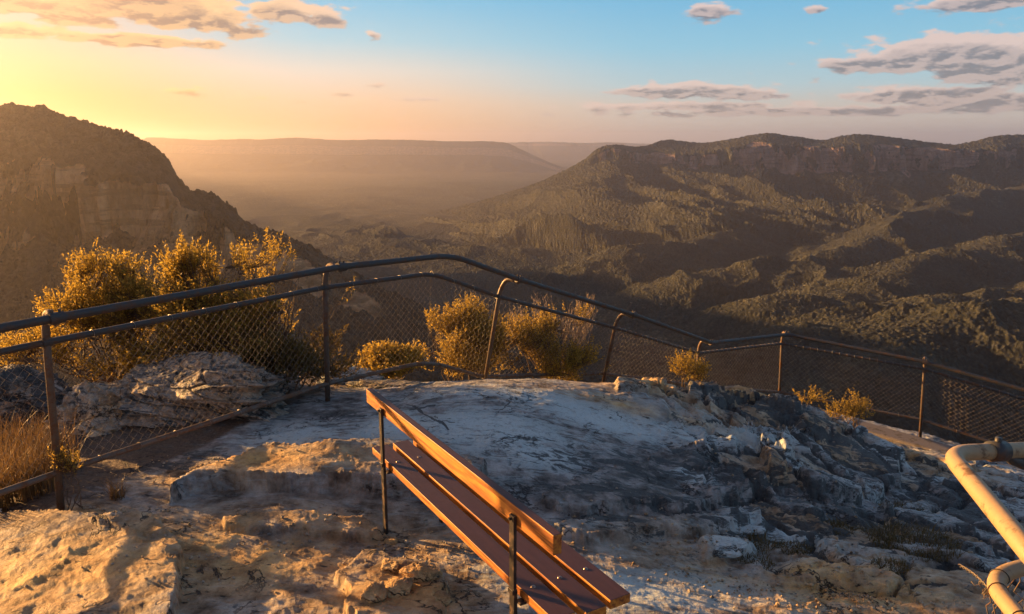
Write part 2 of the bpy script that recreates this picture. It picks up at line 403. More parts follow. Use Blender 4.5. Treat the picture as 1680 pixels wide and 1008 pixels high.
def tps(x, y):
    z = WT[-3]+WT[-2]*x+WT[-1]*y
    for i in range(len(CP)):
        d2 = (x-CP[i,0])**2+(y-CP[i,1])**2+1e-9; z = z+WT[i]*.5*d2*np.log(d2)
    return z
rim_az = np.array([-180,-100,-60,-34,-20,-10,-3,5,8,14,20,30,36,60,100,180]); rim_r = np.array([9,9,9,9.6,9.8,9.4,9.2,10,10.7,12.0,13.6,13.4,12.6,10,9,9])
def zr(x, y):   # approximate ground height for a first projection
    return float(tps(np.array(x), np.array(y)))
def ground_px(px, py):
    z = 0
    for _ in range(8):
        p = PZ(px, py, z); z = .5*z+.5*zr(p.x, p.y)
    return (p.x, p.y)
def poly_sdf(x, y, poly):
    d = np.full(x.shape, 1e9); ins = np.zeros(x.shape, bool); n = len(poly)
    for i in range(n):
        (ax, ay), (bx, by) = poly[i], poly[(i+1) % n]
        ex, ey = bx-ax, by-ay; t = np.clip(((x-ax)*ex+(y-ay)*ey)/(ex*ex+ey*ey+1e-12), 0, 1)
        d = np.minimum(d, np.hypot(x-ax-t*ex, y-ay-t*ey))
        c = ((ay > y) != (by > y)) & (x < (bx-ax)*(y-ay)/(by-ay+1e-12)+ax); ins ^= c
    return np.where(ins, d, -d)
def seg_d(x, y, a, b):
    ex, ey = b[0]-a[0], b[1]-a[1]; t = np.clip(((x-a[0])*ex+(y-a[1])*ey)/(ex*ex+ey*ey), 0, 1)
    return np.hypot(x-a[0]-t*ex, y-a[1]-t*ey)
LEDGES = [ # polygon in photo px, height, sharp edge width, wobble
 ([(-260,850),(0,862),(120,862),(190,866),(250,872),(262,884),(305,925),(296,960),(286,990),(280,1060),(-260,1200)], .12, .02, .06),
 ([(350,850),(470,842),(600,856),(640,880),(560,884),(430,872),(370,868)], .045, .02, .07),
 ([(150,880),(200,866),(260,880),(275,900),(250,905),(180,892)], .025, .02, .04),
 ([(270,829),(300,806),(380,797),(440,803),(520,806),(620,806),(700,815),(790,830),(800,775),(700,750),(620,742),(520,757),(440,752),(330,790)], .13, .02, .06),
 ([(1060,760),(1100,745),(1180,738),(1260,742),(1300,760),(1280,800),(1200,832),(1100,838),(960,845),(870,825),(950,790)], .08, .04, .09),
 ([(1240,738),(1330,722),(1420,735),(1480,760),(1470,800),(1400,822),(1330,815),(1270,790)], .13, .03, .10),
 ([(1250,705),(1330,698),(1400,716),(1395,735),(1300,738),(1240,725)], .05, .03, .07),
 ([(900,870),(1000,850),(1120,858),(1240,845),(1250,862),(1150,880),(1040,885),(960,890)], .07, .03, .08),
 ([(1140,890),(1190,884),(1235,895),(1225,912),(1160,915)], .07, .06, .04),
 ([(560,940),(600,915),(690,925),(730,950),(730,1050),(580,1050)], .06, .03, .10),
 ([(1130,636),(1165,628),(1235,640),(1240,655),(1170,656),(1128,650)], .10, .05, .06),
 ([(1240,660),(1330,690),(1400,715),(1360,722),(1270,690),(1215,670)], .05, .05, .07),
 ([(1010,628),(1075,622),(1100,634),(1085,645),(1015,643)], .07, .05, .05),
 ([(1450,830),(1560,800),(1650,830),(1700,900),(1560,890),(1470,860)], .10, .05, .12),
]
LP = [([ground_px(*q) for q in poly], h, w, wb) for poly, h, w, wb in LEDGES]
def blob(px, py, rx, ry):   # photo-pixel blob -> plan gaussian
    c = ground_px(px, py); a = ground_px(px+rx, py); b = ground_px(px, py+ry)
    return (c[0], c[1], abs(a[0]-c[0]), max(.05, abs(b[1]-c[1])))
STAIN = [blob(*q) for q in [(1040,775,170,38),(1230,800,150,45),(1000,815,130,22),(1380,760,110,34),(1300,860,130,22),(1150,850,140,16),(1450,850,120,40),(1300,690,80,18),(560,680,50,14),(300,760,80,18),(1560,830,90,40),(1250,665,70,12),(620,660,40,12),(1170,655,60,8),(1000,860,100,10)]]
PALE = [blob(*q) for q in [(800,700,150,45),(1000,690,120,20),(880,740,90,25),(1180,715,110,22),(1130,795,30,12),(1010,960,170,35),(1450,770,60,14),(640,700,70,25),(480,715,90,22),(1210,905,60,12),(1280,880,90,14),(1200,960,120,30),(950,665,200,16)]]
OCHRE = [blob(*q) for q in [(100,960,300,90),(440,775,200,22),(450,900,300,90),(1050,632,60,12),(1160,640,70,12),(1080,680,120,16),(1500,745,90,16),(650,980,160,60),(60,850,160,30),(1350,960,260,60)]]
def gsum(x, y, L_):
    s = np.zeros(x.shape)
    for cx, cy, rx, ry in L_: s = np.maximum(s, np.exp(-.9*(((x-cx)/rx)**2+((y-cy)/ry)**2)))
    return s
MARK = [((668,660),(722,694)),((672,672),(712,664)),((690,690),(745,691)),((720,690),(735,702)),((648,672),(665,665))]
MARK = [(ground_px(*a), ground_px(*b)) for a, b in MARK]
def ground(x, y, detail=True):
    az = np.degrees(np.arctan2(x, y)); r = np.hypot(x, y)
    z = tps(x, y)
    z += (fbm(x*.9, y*.9, 4, 3)-.5)*.10
    wx = x+(fbm(x*2.2, y*2.2, 5, 11)-.5)*.5; wy = y+(fbm(x*2.2, y*2.2, 5, 23)-.5)*.5
    for poly, h, w, wb in LP:
        xs = [q[0] for q in poly]; ys = [q[1] for q in poly]
        near = (x > min(xs)-.5) & (x < max(xs)+.5) & (y > min(ys)-.5) & (y < max(ys)+.5)
        if not near.any(): continue
        xx, yy = x[near], y[near]
        wob = (fbm(xx*5, yy*5, 5, 31, .6)-.5)*2*wb
        sdv = poly_sdf(xx, yy, poly)+wob
        z[near] += h*sst(-w*.5, w*.5, sdv)*(1-.55*sst(0, 1.1, sdv))
    right = sst(.9, 2.4, x+(y-5)*.1)*sst(1.5, 3, y)
    bt = fbm(wx*.8+.25*wy, wy*1.6, 4, 41, .5)
    lv = bt*7; fr = lv-np.floor(lv); ter = (np.floor(lv)+sst(.35, .55, fr))/7
    z += right*(ter-bt)*.75*sst(3.4, 4.6, y)*sst(3.4, 2.2, x-(y-6)*.35)
    z += right*(fbm(wx*2.0, wy*4, 5, 51)-.5)*.09*sst(10.8, 9.6, y+(x-5)*.35)-.045*sst(9.6, 10.4, y+(x-5)*.35)
    left = 1-right
    z += left*(fbm(wx*3+wy, wy*4, 6, 61, .55)-.5)*.022
    z += left*sst(-.2, -1.2, x-.25*(y-3))*(ridged(wx*2.2+wy*2, wy*4.5, 5, 63)-.4)*.016
    q1, q2, qc = worley(wx*1.25+.3*wy, wy*2.3-.2*wx, 15)
    flat = sst(10.4, 9.4, y+(x-5)*.35); crack = sst(.13, .02, q2-q1)*right*sst(3.2, 4.2, y)*flat; plate = right*sst(3.2, 4.2, y)*sst(.0, .25, q2-q1)*flat
    z += plate*(qc-.45)*.11+plate*(wx*1.25-np.floor(wx*1.25))*.05-crack*.03
    dome = np.exp(-((x-.4)/1.6)**2-((y-6)/1.2)**2)
    z += (1-dome*.7)*(fbm(x*11, y*15, 5, 71, .6)-.5)*.02
    f1, f2, cid = worley(wx*3.1, wy*4.6, 5)                       # weathering pits
    z -= (cid > .62)*sst(.42, .12, f1)*.035*(right*.9+.07)*(y > 3)
    # low ridge line across the pale dome
    az_m = np.zeros(x.shape)
    for a, b in MARK: az_m = np.maximum(az_m, sst(.018, .006, seg_d(x, y, a, b)))
    z -= az_m*.006
    rr = np.interp(az, rim_az, rim_r)+(fbm(az*.12, r*.3, 4, 81)-.5)*1.2
    d = np.maximum(r-rr, 0); z -= d*1.1+np.clip(d-.8, 0, None)*3.0
    outL = sst(.0, .5, y-(6.8+(x+1.71)*1.9))*sst(0, -1, x)     # ground outside the fence on the left
    stain = np.clip(gsum(x, y, STAIN)*.66+crack*.7+.08*right+.25*outL, 0, 1.2); stain = np.maximum(stain, az_m*1.0)
    return z, dict(stain=stain, pale=np.clip(gsum(x, y, PALE)+.45*plate*(qc > .4), 0, 1), soil=np.clip(outL*.7+sst(.5, 2, d), 0, 1), ochre=np.maximum(gsum(x, y, OCHRE), .45*plate*(qc < .45)))
azs = np.concatenate([np.linspace(-178, -44, 90), np.linspace(-43.5, 42, 1300), np.linspace(43, 178, 90)])
rs = np.concatenate([np.exp(np.linspace(math.log(.5), math.log(14.2), 900)), 14.2+np.linspace(.05, 1, 40)**2*9])
A_, R_ = np.meshgrid(np.radians(azs), rs); X_, Y_ = R_*np.sin(A_), R_*np.cos(A_)
Z_, at = ground(X_, Y_)
mesh_np('rock_outcrop', np.stack([X_, Y_, Z_], -1).reshape(-1, 3), grid_faces(len(rs), len(azs))[:, ::-1], M_ROCK, attrs=at)
tag(bpy.data.objects['rock_outcrop'], 'bare weathered sandstone outcrop', kind='structure')
def gz(x, y):
    z, _ = ground(np.array([[float(x)]]), np.array([[float(y)]])); return float(z[0,0])
# the body of the rock below the lookout, down to the valley
def lofted(name, cols, nseg, ncol, matl, disp, label, kind='structure'):
    """cols: list of columns, each a list of K world points; dense catmull grid; disp(P, krow) displaces"""
    C = np.array([[tuple(p) for p in c] for c in cols]); n, Kc, _ = C.shape
    u = np.linspace(0, n-1, ncol); i = np.clip(np.floor(u).astype(int), 0, n-2); f = (u-i)[:, None, None]
    g = lambda k: C[np.clip(i+k, 0, n-1)]
    D = .5*((2*g(0))+(-g(-1)+g(1))*f+(2*g(-1)-5*g(0)+4*g(1)-g(2))*f*f+(-g(-1)+3*g(0)-3*g(1)+g(2))*f**3)
    rows, kk = [], []
    for k in range(Kc-1):
        m_ = nseg[k]; tt = np.arange(m_ + (1 if k == Kc-2 else 0))/m_
        for t_ in tt: rows.append(D[:, k]*(1-t_)+D[:, k+1]*t_); kk.append(k+t_)
    G = np.array(rows); kr = np.repeat(np.array(kk)[:, None], ncol, 1)
    G, at = disp(G, kr)
    o = mesh_np(name, G.reshape(-1, 3), grid_faces(len(rows), ncol), matl, attrs=at)
    tag(o, label, kind=kind); return o

def canopy(x, y, s, seed, amp):
    f1, f2, cid = worley(x/s, y/s, seed); g1, g2, c2 = worley(x/(s*.45), y/(s*.45), seed+3)
    dome = np.sqrt(np.clip(1-(f1/.75)**2, 0, 1)); d2 = np.sqrt(np.clip(1-(g1/.75)**2, 0, 1))
    return amp*(dome*(.45+.55*cid)+.35*d2), np.clip(.55*cid+.45*c2, 0, 1)

# ------------------------------------------------------------------ left mountain
lm = []
LMC = [ # px x, crest y, Ycrest, cliff top y, Y, cliff base y, Y, foot y, Y
 (-1500,90,1500,250,1100,430,1060,800,560),(-900,110,1700,240,1350,430,1300,760,760),(-500,150,1800,255,1450,420,1400,700,900),
 (-200,168,1850,268,1500,415,1440,640,1000),(0,178,1850,275,1520,412,1460,620,1050),(60,180,1840,275,1520,408,1460,618,1060),(120,200,1800,285,1510,405,1460,616,1070),
 (200,222,1740,300,1490,404,1450,615,1080),(240,238,1700,310,1480,402,1450,615,1080),(272,262,1660,315,1490,400,1460,616,1080),(305,312,1640,345,1500,408,1480,618,1080),
 (345,322,1640,352,1520,412,1490,620,1080),(385,350,1630,372,1530,425,1500,622,1090),(400,368,1640,385,1540,430,1500,624,1090),(480,396,1680,415,1560,455,1500,626,1090),
 (545,432,1700,452,1560,490,1480,630,1100),(620,474,1700,492,1540,525,1440,640,1110),(760,540,1640,556,1480,580,1380,660,1110),(950,610,1560,622,1420,640,1320,690,1100),(1150,660,1500,670,1380,680,1280,720,1080)]
for (x, cy, Yc, ty, Yt, by, Yb, fy, Yf) in LMC:
    c = P(x, cy, Yc); back = Vector((c.x-500, c.y+900, -560)) if x > 150 else Vector((c.x*2.9, c.y*2.7, -10));  md = P(x, cy, Yc); md = Vector((c.x-120, c.y+260, c.z-(70 if x > 150 else 38)))
    f = P(x, fy, Yf); ft = Vector((f.x, f.y-450, min(f.z-160, -560)))
    lm.append([back, md, c, P(x, ty, Yt), P(x, by, Yb), f, ft])
def disp_left(G, kr):
    x, y, z = G[...,0].copy(), G[...,1].copy(), G[...,2].copy()
    cliff = sst(2.9, 3.04, kr)*sst(4.05, 3.96, kr)*sst(520, 330, x+1100)    # fades out along the nose
    fac = sst(-120, -420, x)
    wob = ridged(x/170, z/420, 5, 5); G[...,1] += (wob-.5)*110*sst(2.3, 3.2, kr)*sst(5.5, 4, kr)*(.35+.65*fac)
    G[...,1] += ((fbm(x/38, z/150, 5, 9, .6)-.5)*56+(ridged(x/17, z/120, 3, 10)-.4)*14)*sst(2.7, 3.1, kr)*sst(4.4, 3.9, kr)*fac
    G[...,2] += (fbm(x/60, z/40, 4, 15)-.5)*34*sst(2.4, 3.0, kr)*sst(4.6, 4.0, kr)
    G[...,2] += (ridged((x+y*.5)/260, y/300, 5, 25)-.45)*60*sst(3.9, 4.8, kr)
    G[...,2] += (fbm(x/55, y/55, 4, 19)-.5)*9*sst(1.6, 1.9, kr)
    rk = fac*sst(2.95, 3.1, kr+(fbm(x/60, z/60, 4, 29)-.5)*.8)*sst(4.05, 3.9, kr+(fbm(x/50, z/50, 4, 33)-.5)*.9)
    rk = rk*sst(.43, .50, fbm(x/42, z/150, 5, 37, .6)+.04*fac)
    can, tint = canopy(G[...,0], G[...,1]*.8+G[...,2]*.6, 10, 4, 8); can = can+7*sst(.55, .8, fbm(G[...,0]/14, G[...,1]/14, 2, 77))
    G[...,2] += can*(1-rk)
    return G, dict(rock=rk, tint=tint)
lofted('left_mountain', lm, [10, 30, 150, 170, 170, 20], 1150, mat_forest('left_forest', (.50,.30,.16), 11), disp_left, 'dark forested mountain with sandstone cliffs on the left')

# ------------------------------------------------------------------ right mountain
rm = []
RMC = [ # px x, crest y, Yc, cliff top y, Yt, base y, Yb, mid y, Ym, foot y, Yf
 (560,372,6200,374,6150,376,6100,378,5900,392,4700),(700,352,6300,355,6200,358,6150,364,5900,388,4600),(780,334,6200,338,6100,342,6000,352,5650,385,4500),(870,306,6100,311,6000,316,5900,334,5500,383,4400),
 (930,280,6050,285,5950,292,5850,322,5350,384,4250),(962,262,6000,267,5920,276,5850,315,5250,384,4200),(978,248,6000,254,5930,269,5880,312,5200,385,4150),(1003,240,6000,246,5930,264,5890,310,5150,386,4100),
 (1045,243,6050,252,5950,266,5900,312,5150,386,4100),(1065,240,6100,255,5900,268,5860,313,5100,386,4050),(1095,232,6200,256,5850,270,5800,314,5050,387,4000),(1150,237,6150,252,5800,272,5750,315,5000,388,3950),
 (1200,231,6000,244,5700,274,5640,316,4950,389,3900),(1255,221,5900,240,5600,276,5540,318,4900,390,3850),(1300,226,5850,241,5550,278,5490,320,4850,392,3800),(1350,232,5800,243,5500,279,5440,321,4800,394,3750),
 (1400,223,5750,240,5450,280,5390,322,4750,396,3700),(1480,230,5650,243,5400,281,5340,324,4700,398,3650),(1560,240,5550,248,5350,280,5290,325,4650,400,3600),(1600,234,5500,248,5300,280,5250,326,4600,400,3580),
 (1640,225,5450,246,5250,280,5200,327,4550,400,3550),(1700,223,5400,244,5200,280,5150,328,4500,402,3500),(1900,215,5200,240,5000,280,4950,330,4300,405,3300),(2300,205,4800,235,4600,280,4550,335,3900,410,3000)]
for (x, cy, Yc, ty, Yt, by, Yb, my, Ym, fy, Yf) in RMC:
    Ym = Ym+(Yb-380-Ym)*.8*max(0, min(1, (x-850)/350))
    c = P(x, cy, Yc); f = P(x, fy, Yf)
    rm.append([Vector((c.x*1.2, c.y+1500, -600)), Vector((c.x*1.05, c.y+320, c.z-45)), c, P(x, ty, Yt), P(x, by, Yb), P(x, my, Ym), f, Vector((f.x, f.y-350, -640))])
def disp_right(G, kr):
    x, y, z = G[...,0].copy(), G[...,1].copy(), G[...,2].copy()
    left = sst(1000, 500, x)
    cl = sst(2.8, 3.05, kr)*sst(4.2, 3.95, kr)*sst(550, 720, x)
    G[...,1] += (ridged(x/420, z/900, 5, 7)-.5)*230*sst(2.4, 3.2, kr)*sst(5.6, 4, kr)*sst(500, 900, x)
    G[...,1] += (fbm(x/90, z/300, 5, 9, .6)-.5)*110*cl
    u_ = x+(y-4000)*.55
    sp = ridged(u_/620, y/1700, 5, 27, .5); sp2 = ridged(u_/230+5, y/520, 4, 47)
    G[...,2] += ((sp-.40)*(150+90*sst(300, 1500, x))+(sp2-.4)*60)*sst(3.95, 4.9, kr)*sst(7, 5.9, kr)
    G[...,2] += ((fbm(x/240, y/240, 4, 57)-.5)*22)*sst(1.3, 2, kr)*sst(3.2, 2.6, kr)*.6
    rk = sst(2.9, 3.1, kr+(fbm(x/160, z/90, 4, 29)-.5)*1.0)*sst(4.12, 3.92, kr+(fbm(x/120, z/60, 4, 33)-.5)*.7)*sst(620, 700, x)
    rk = rk*sst(.36, .5, fbm(x/70, z/160, 5, 37, .6))
    can, tint = canopy(G[...,0], G[...,1]*.8+G[...,2]*.6, 19, 14, 13)
    G[...,2] += can*(1-rk)
    return G, dict(rock=rk, tint=tint)
lofted('right_mountain', rm, [8, 20, 60, 110, 130, 230, 20], 1350, mat_forest('right_forest', (.27,.19,.16), 19), disp_right, 'long forested mesa with a sandstone cliff band on the right')

# ------------------------------------------------------------------ far plateaus
def far(name, prof, Yc, label, zf=-600, seed=0):
    cols = []
    for (x, cy, cb) in prof:
        c = P(x, cy, Yc); b = P(x, cb, Yc-180); fb = Vector((b.x*.93, Yc-2200, zf))
        cols.append([Vector((c.x*1.1, c.y+3000, zf)), c, b, Vector((b.x*.985, Yc-900, b.z*.55+zf*.45)), fb])
    def dsp(G, kr):
        x, y, z = G[...,0].copy(), G[...,1].copy(), G[...,2].copy()
        G[...,1] += (ridged(x/1300, z/3000, 5, 3+seed)-.5)*900*sst(1, 2.2, kr)*sst(4, 3, kr)
        G[...,2] += (ridged(x/700, y/1500, 4, 6+seed)-.4)*140*sst(2.0, 3, kr)*sst(4, 3.2, kr)
        G[...,2] += (fbm(x/160, y/160, 4, 8+seed)-.5)*24*sst(.6, 1, kr)
        rk = sst(1.25, 1.5, kr)*sst(2.1, 1.9, kr)*.6
        return G, dict(rock=rk, tint=fbm(x/60, y/60, 3, 2))
    lofted(name, cols, [6, 40, 60, 60], 700, mat_forest(name+'_forest', (.36,.25,.18), 30), dsp, label)
far('far_plateau', [(-600,215,250),(-100,222,252),(200,229,252),(245,226,252),(300,228,253),(340,230,253),(400,228,254),(430,229,254),(480,226,254),(520,228,254),(560,230,255),(620,229,255),(680,230,255),(740,232,256),(800,232,256),(832,235,258),(850,243,262),(880,257,270),(930,277,284),(1000,292,296),(1100,300,304)],
    17500, 'hazy flat topped plateau far across the valley')
far('distant_range', [(600,236,240),(780,236,240),(840,234,240),(900,233,240),(960,235,240),(1000,234,241),(1060,236,241),(1120,236,241),(1300,238,244),(1700,238,244)],
    28500, 'pale distant range at the horizon', -640, 20)

# ------------------------------------------------------------------ valley
RID = [ # photo px + depth polylines of low spurs, flank slope
 ([(1760,292,4700),(1700,300,4500),(1600,318,4200),(1540,332,3950),(1450,375,3500),(1380,415,3100),(1310,448,2850)], .42),
 ([(1760,380,3400),(1640,395,3150),(1500,430,2700),(1400,474,2350),(1290,496,2200)], .42),
 ([(1500,430,2700),(1440,440,2750),(1330,452,2800)], .45),
 ([(1800,452,2400),(1680,470,2250),(1560,500,2020),(1480,505,1950),(1390,530,1800)], .45),
 ([(1900,490,1700),(1760,500,1620),(1600,512,1520),(1500,535,1430),(1440,570,1330),(1400,610,1250)], .38),
 ([(1250,365,4100),(1170,385,3800),(1090,402,3500),(1020,412,3400)], .40),
 ([(1260,432,3000),(1190,444,2900),(1130,452,2850)], .42),
 ]
RID = [([tuple(P(*q)) for q in pl], s) for pl, s in RID]
def valley(x, y):
    r = np.hypot(x, y)
    z = np.full(x.shape, -560.)+(fbm(x/900, y/900, 4, 5)-.5)*80
    z += (ridged(x/520+y/1300, y/700, 5, 75)-.4)*70*sst(900, 2200, r)*(1-.75*sst(4200, 6500, r))
    for pl, s in RID:
        best = np.full(x.shape, -2000.)
        for a, b in zip(pl[:-1], pl[1:]):
            ex, ey = b[0]-a[0], b[1]-a[1]; t_ = np.clip(((x-a[0])*ex+(y-a[1])*ey)/(ex*ex+ey*ey), 0, 1)
            d = np.hypot(x-a[0]-t_*ex, y-a[1]-t_*ey); zc = a[2]+(b[2]-a[2])*t_
            best = np.maximum(best, zc-s*(np.sqrt(d*d+60**2)-60))
        n_ = (ridged(x/260, y/260, 4, 85)-.42)*48+(ridged(x/95, y/95, 3, 87)-.42)*7
        k = 28.; mx = np.maximum(z, best+n_); z = mx+k*np.log1p(np.exp(-np.abs(z-best-n_)/k))*.5
    # the near slope under the lookout climbs to its foot
    az = np.degrees(np.arctan2(x, y))
    z = np.maximum(z, -20-sst(5, 60, r)*120-r*.62+(ridged(x/90, y/90, 4, 65)-.4)*r*.05)
    z -= 26*sst(9000, 14000, r)
    can, tint = canopy(x, y, 9.5, 24, 6.5); can = can+(fbm(x/38, y/38, 4, 91)-.5)*9*sst(5500, 3500, r)
    z += np.where(r < 5200, can, can*.4)
    return z, dict(rock=np.zeros(x.shape), tint=tint)
va = np.concatenate([np.linspace(-100, -46, 60), np.linspace(-45, 40, 1250), np.linspace(41, 100, 60)])
vr = np.concatenate([np.exp(np.linspace(math.log(9.5), math.log(1100), 120))[:-1], np.exp(np.linspace(math.log(1100), math.log(7000), 900))[:-1], np.exp(np.linspace(math.log(7000), math.log(32500), 120))])
A_, R_ = np.meshgrid(np.radians(va), vr); X_, Y_ = R_*np.sin(A_), R_*np.cos(A_); Z_, at = valley(X_, Y_)
o = mesh_np('valley_terrain', np.stack([X_, Y_, Z_], -1).reshape(-1, 3), grid_faces(len(vr), len(va))[:, ::-1], mat_forest('valley_forest', tree=15), attrs=at)
tag(o, 'forested valley floor with low sunlit spurs', kind='structure')

# ------------------------------------------------------------------ haze
hz = bpy.data.materials.new('haze_air'); hz.use_nodes = True; ht = hz.node_tree; ht.nodes.clear()
pv = ht.nodes.new('ShaderNodeVolumePrincipled'); ho = ht.nodes.new('ShaderNodeOutputMaterial')
pv.inputs['Color'].default_value = (.98, .92, .98, 1); pv.inputs['Density'].default_value = 4.2e-5; pv.inputs['Anisotropy'].default_value = .79
ht.links.new(pv.outputs[0], ho.inputs['Volume'])
b_ = MB(); x0, x1, y0, y1, z0, z1 = -36000, 36000, -400, 33500, -760, 420
b_.box(((x0+x1)/2, (y0+y1)/2, (z0+z1)/2), Vector((1,0,0)), Vector((0,1,0)), Vector((0,0,1)), (x1-x0)/2, (y1-y0)/2, (z1-z0)/2)
o = b_.build('haze', hz, smooth=False); tag(o, 'golden haze filling the valley air', kind='stuff')

# ------------------------------------------------------------------ fence
POSTS = [ # base, knee, top (photo px, depth)
 ((95,822,4.58),(76,562,4.62),(92,522,4.50)), ((536,655,6.66),(533,472,6.70),(560,438,6.56)), ((788,622,8.40),(818,487,8.30),(852,459,8.15)),
 ((982,630,9.80),(1008,538,9.72),(1040,517,9.55)), ((1144,645,10.80),(1146,580,10.75),(1168,563,10.60)), ((1279,662,12.0),(1283,564,12.0),(1291,549,11.88)),
 ((1512,708,11.0),(1517,606,11.0),(1517,594,10.88))]
fence = empty('lookout_fence', P(536,655,6.66))
tag(fence, 'dark pipe rail fence with chain wire round the cliff edge', 'fence')
PW = [[P(*q) for q in p] for p in POSTS]
d0 = (PW[0][0]-PW[1][0]); d0.z = 0
def shifted(p, d): return [q+d for q in p]
E8 = [P(1790,800,9.9), P(1778,685,9.9), P(1780,668,9.8)]
PW = [shifted(PW[0], Vector((-1.25,-2.1,.03))*1.9), shifted(PW[0], Vector((-1.25,-2.1,.02))*.95)] + PW + [E8, shifted(E8, Vector((1.2,-1.9,-.1)))]
bendT, bendM, bendB = P(740,419,7.55), P(708,449,7.7), P(702,593,7.75)
for i, (b, k, t_) in enumerate(PW):
    mb = MB(); rr = .024
    zt = t_-Vector((0,0,.03))
    top = fillet([b-Vector((0,0,.35)), k+(k-b).normalized()*.08, k+(k-b).normalized()*.17+(t_-k)*.25, zt], .12, 6)
    mb.tube(top, rr, 12); mb.build('post', M_POST, fence)
Tp = [p[2] for p in PW]; Mp = [p[1] for p in PW]
Bp = [p[0]+(p[1]-p[0])*.19 for p in PW]
for i in range(4): Bp[i] = PW[i][0]+(PW[i][1]-PW[i][0])*(.18 if i < 3 else .14)
Bp[4] = P(790,618,8.38)
def withbend(L_, b): return L_[:4]+[b]+L_[4:]
mb = MB(); mb.tube(fillet(withbend(Tp, bendT), [.1]*4+[.22]+[.1]*8, 8), .0275, 14); mb.build('top_rail', M_STEEL, fence)
mb = MB(); mb.tube(fillet(withbend(Mp, bendM), [.1]*4+[.18]+[.1]*8, 8), .022, 12); mb.build('middle_rail', M_STEEL, fence)
mb = MB(); mb.tube(fillet(withbend(Bp, bendB), [.1]*4+[.3]+[.1]*8, 6), .021, 12); mb.build('bottom_rail', M_POST, fence)
for i, t_ in enumerate(Tp):
    a = (Tp[min(i+1, len(Tp)-1)]-Tp[max(i-1, 0)]).normalized()
    mb = MB(); off = a*.0; mb.tube([t_-a*.045, t_+a*.045], .036, 14)
    mb.tube([t_+Vector((0,0,.03))-a*.02, t_+Vector((0,0,.055))-a*.02], .009, 6); mb.tube([t_+Vector((0,0,.03))+a*.025, t_+Vector((0,0,.052))+a*.025], .009, 6)
    mb.build('rail_clamp', M_STEEL, fence, smooth=False)
    k = Mp[i]; mb = MB(); mb.tube([k-a*.03, k+a*.03], .031, 12); mb.build('middle_clamp', M_STEEL, fence, smooth=False)
# chain wire: interlocked zigzag wires hung from the middle rail
ML, BL = withbend(Mp, bendM), withbend(Bp, bendB)
w = .036; rng = random.Random(3)
for s in range(len(ML)-1):
    a0, a1, b0, b1 = ML[s], ML[s+1], BL[s], BL[s+1]
    ln = (a1-a0).length; n = max(2, int(ln/w)); nr = int(((a0-b0).length+(a1-b1).length)/2/(w*.95))
    def pt(u, v):
        p = (a0.lerp(a1, u)).lerp(b0.lerp(b1, u), v)
        s_ = math.sin(math.pi*v)*math.sin(math.pi*u)
        return p+Vector((0,0,-.012*s_))
    mb = MB(); nrm = (a1-a0).cross(b0-a0).normalized()
    for kx in range(n+1):
        pl = []
        for j in range(nr+1):
            c = (2*math.ceil(kx/2)) if j % 2 == 0 else (2*(kx//2)+1)
            pl.append(pt(min(1, c/n), j/nr)+nrm*(.003 if (kx+j) % 2 else -.003))
        mb.tube(pl, .0015, 3, cap=False)
    # tie wires and selvage twists along the rails
    for kx in range(0, n, 3 if s > 5 else 8):
        u = kx/n; q = pt(u, 0); dirn = (a1-a0).normalized(); up = Vector((0,0,1))
        mb.tube([q+nrm*.026*math.cos(th)+up*.026*math.sin(th)+dirn*th*.002 for th in [i*math.pi/4 for i in range(9)]], .0022, 3, cap=False)
        if 2 <= s and kx % 4 == 0: 
            q = pt(u, 1); mb.tube([q+nrm*.025*math.cos(th)+up*.025*math.sin(th)+dirn*th*.002 for th in [i*math.pi/4 for i in range(9)]], .0022, 3, cap=False)
    mb.build('wire_mesh', M_WIRE, fence)
# footing strip
f0, f1 = P(1400,697,11.35), P(1590,751,10.2); ax = (f1-f0).normalized(); ay = Vector((0,0,1)).cross(ax).normalized(); az_ = ax.cross(ay)
mb = MB(); nseg = 14; prof = [(-.2,-.16),(-.2,.02),(-.17,.035),(.17,.035),(.2,.02),(.2,-.16)]
for i in range(nseg+1):
    c = f0.lerp(f1, i/nseg)
    for (a, b) in prof: mb.v.append(c+ay*a+az_*b)
for i in range(nseg):
    for k in range(5): q = i*6+k; mb.f.append((q, q+1, q+7, q+6))
mb.f.append(tuple(range(6))); mb.f.append(tuple(reversed(range(nseg*6, nseg*6+6))))
tag(mb.build('concrete_footing', M_CONC, None, smooth=False, bevel=.012), 'narrow weathered concrete strip under the right hand fence posts', 'footing')

# ------------------------------------------------------------------ near handrail
hr = empty('bent_handrail', (1.9, 1.9, gz(1.9, 1.9))); tag(hr, 'cream painted pipe handrail bent round in the lower right corner', 'handrail')
e0, e1, e2, e3 = P(1830,732,2.30), P(1556,744,2.08), P(1690,908,1.52), P(1900,1165,1.15)
mb = MB(); mb.tube(fillet([e0, e1, e2, e3], [.1,.085,.1,.1], 12), .0245, 20); mb.build('top_rail', M_CREAM, hr)
g0, g1, g2_ = P(1800,898,1.78), P(1618,948,1.66), P(1720,1075,1.36)
mb = MB(); mb.tube(fillet([g0, g1, g2_, g2_+(g2_-g1)*.9], [.1,.09,.1,.1], 12), .0195, 18); mb.build('middle_rail', M_CREAM, hr)
a = (e0-e1).normalized(); c = e1.lerp(e0, .27)
mb = MB(); mb.tube([c-a*.028, c+a*.028], .031, 16); mb.tube([c+Vector((0,0,.02)), c+Vector((0,0,.043))], .010, 6)
br = c+a*.02; mb.tube([br, br+a*.05-Vector((0,0,.03)), br+a*.13-Vector((0,0,.06))+Vector((.02,-.03,0))], .017, 10); mb.build('pipe_clamp', M_STEEL, hr)
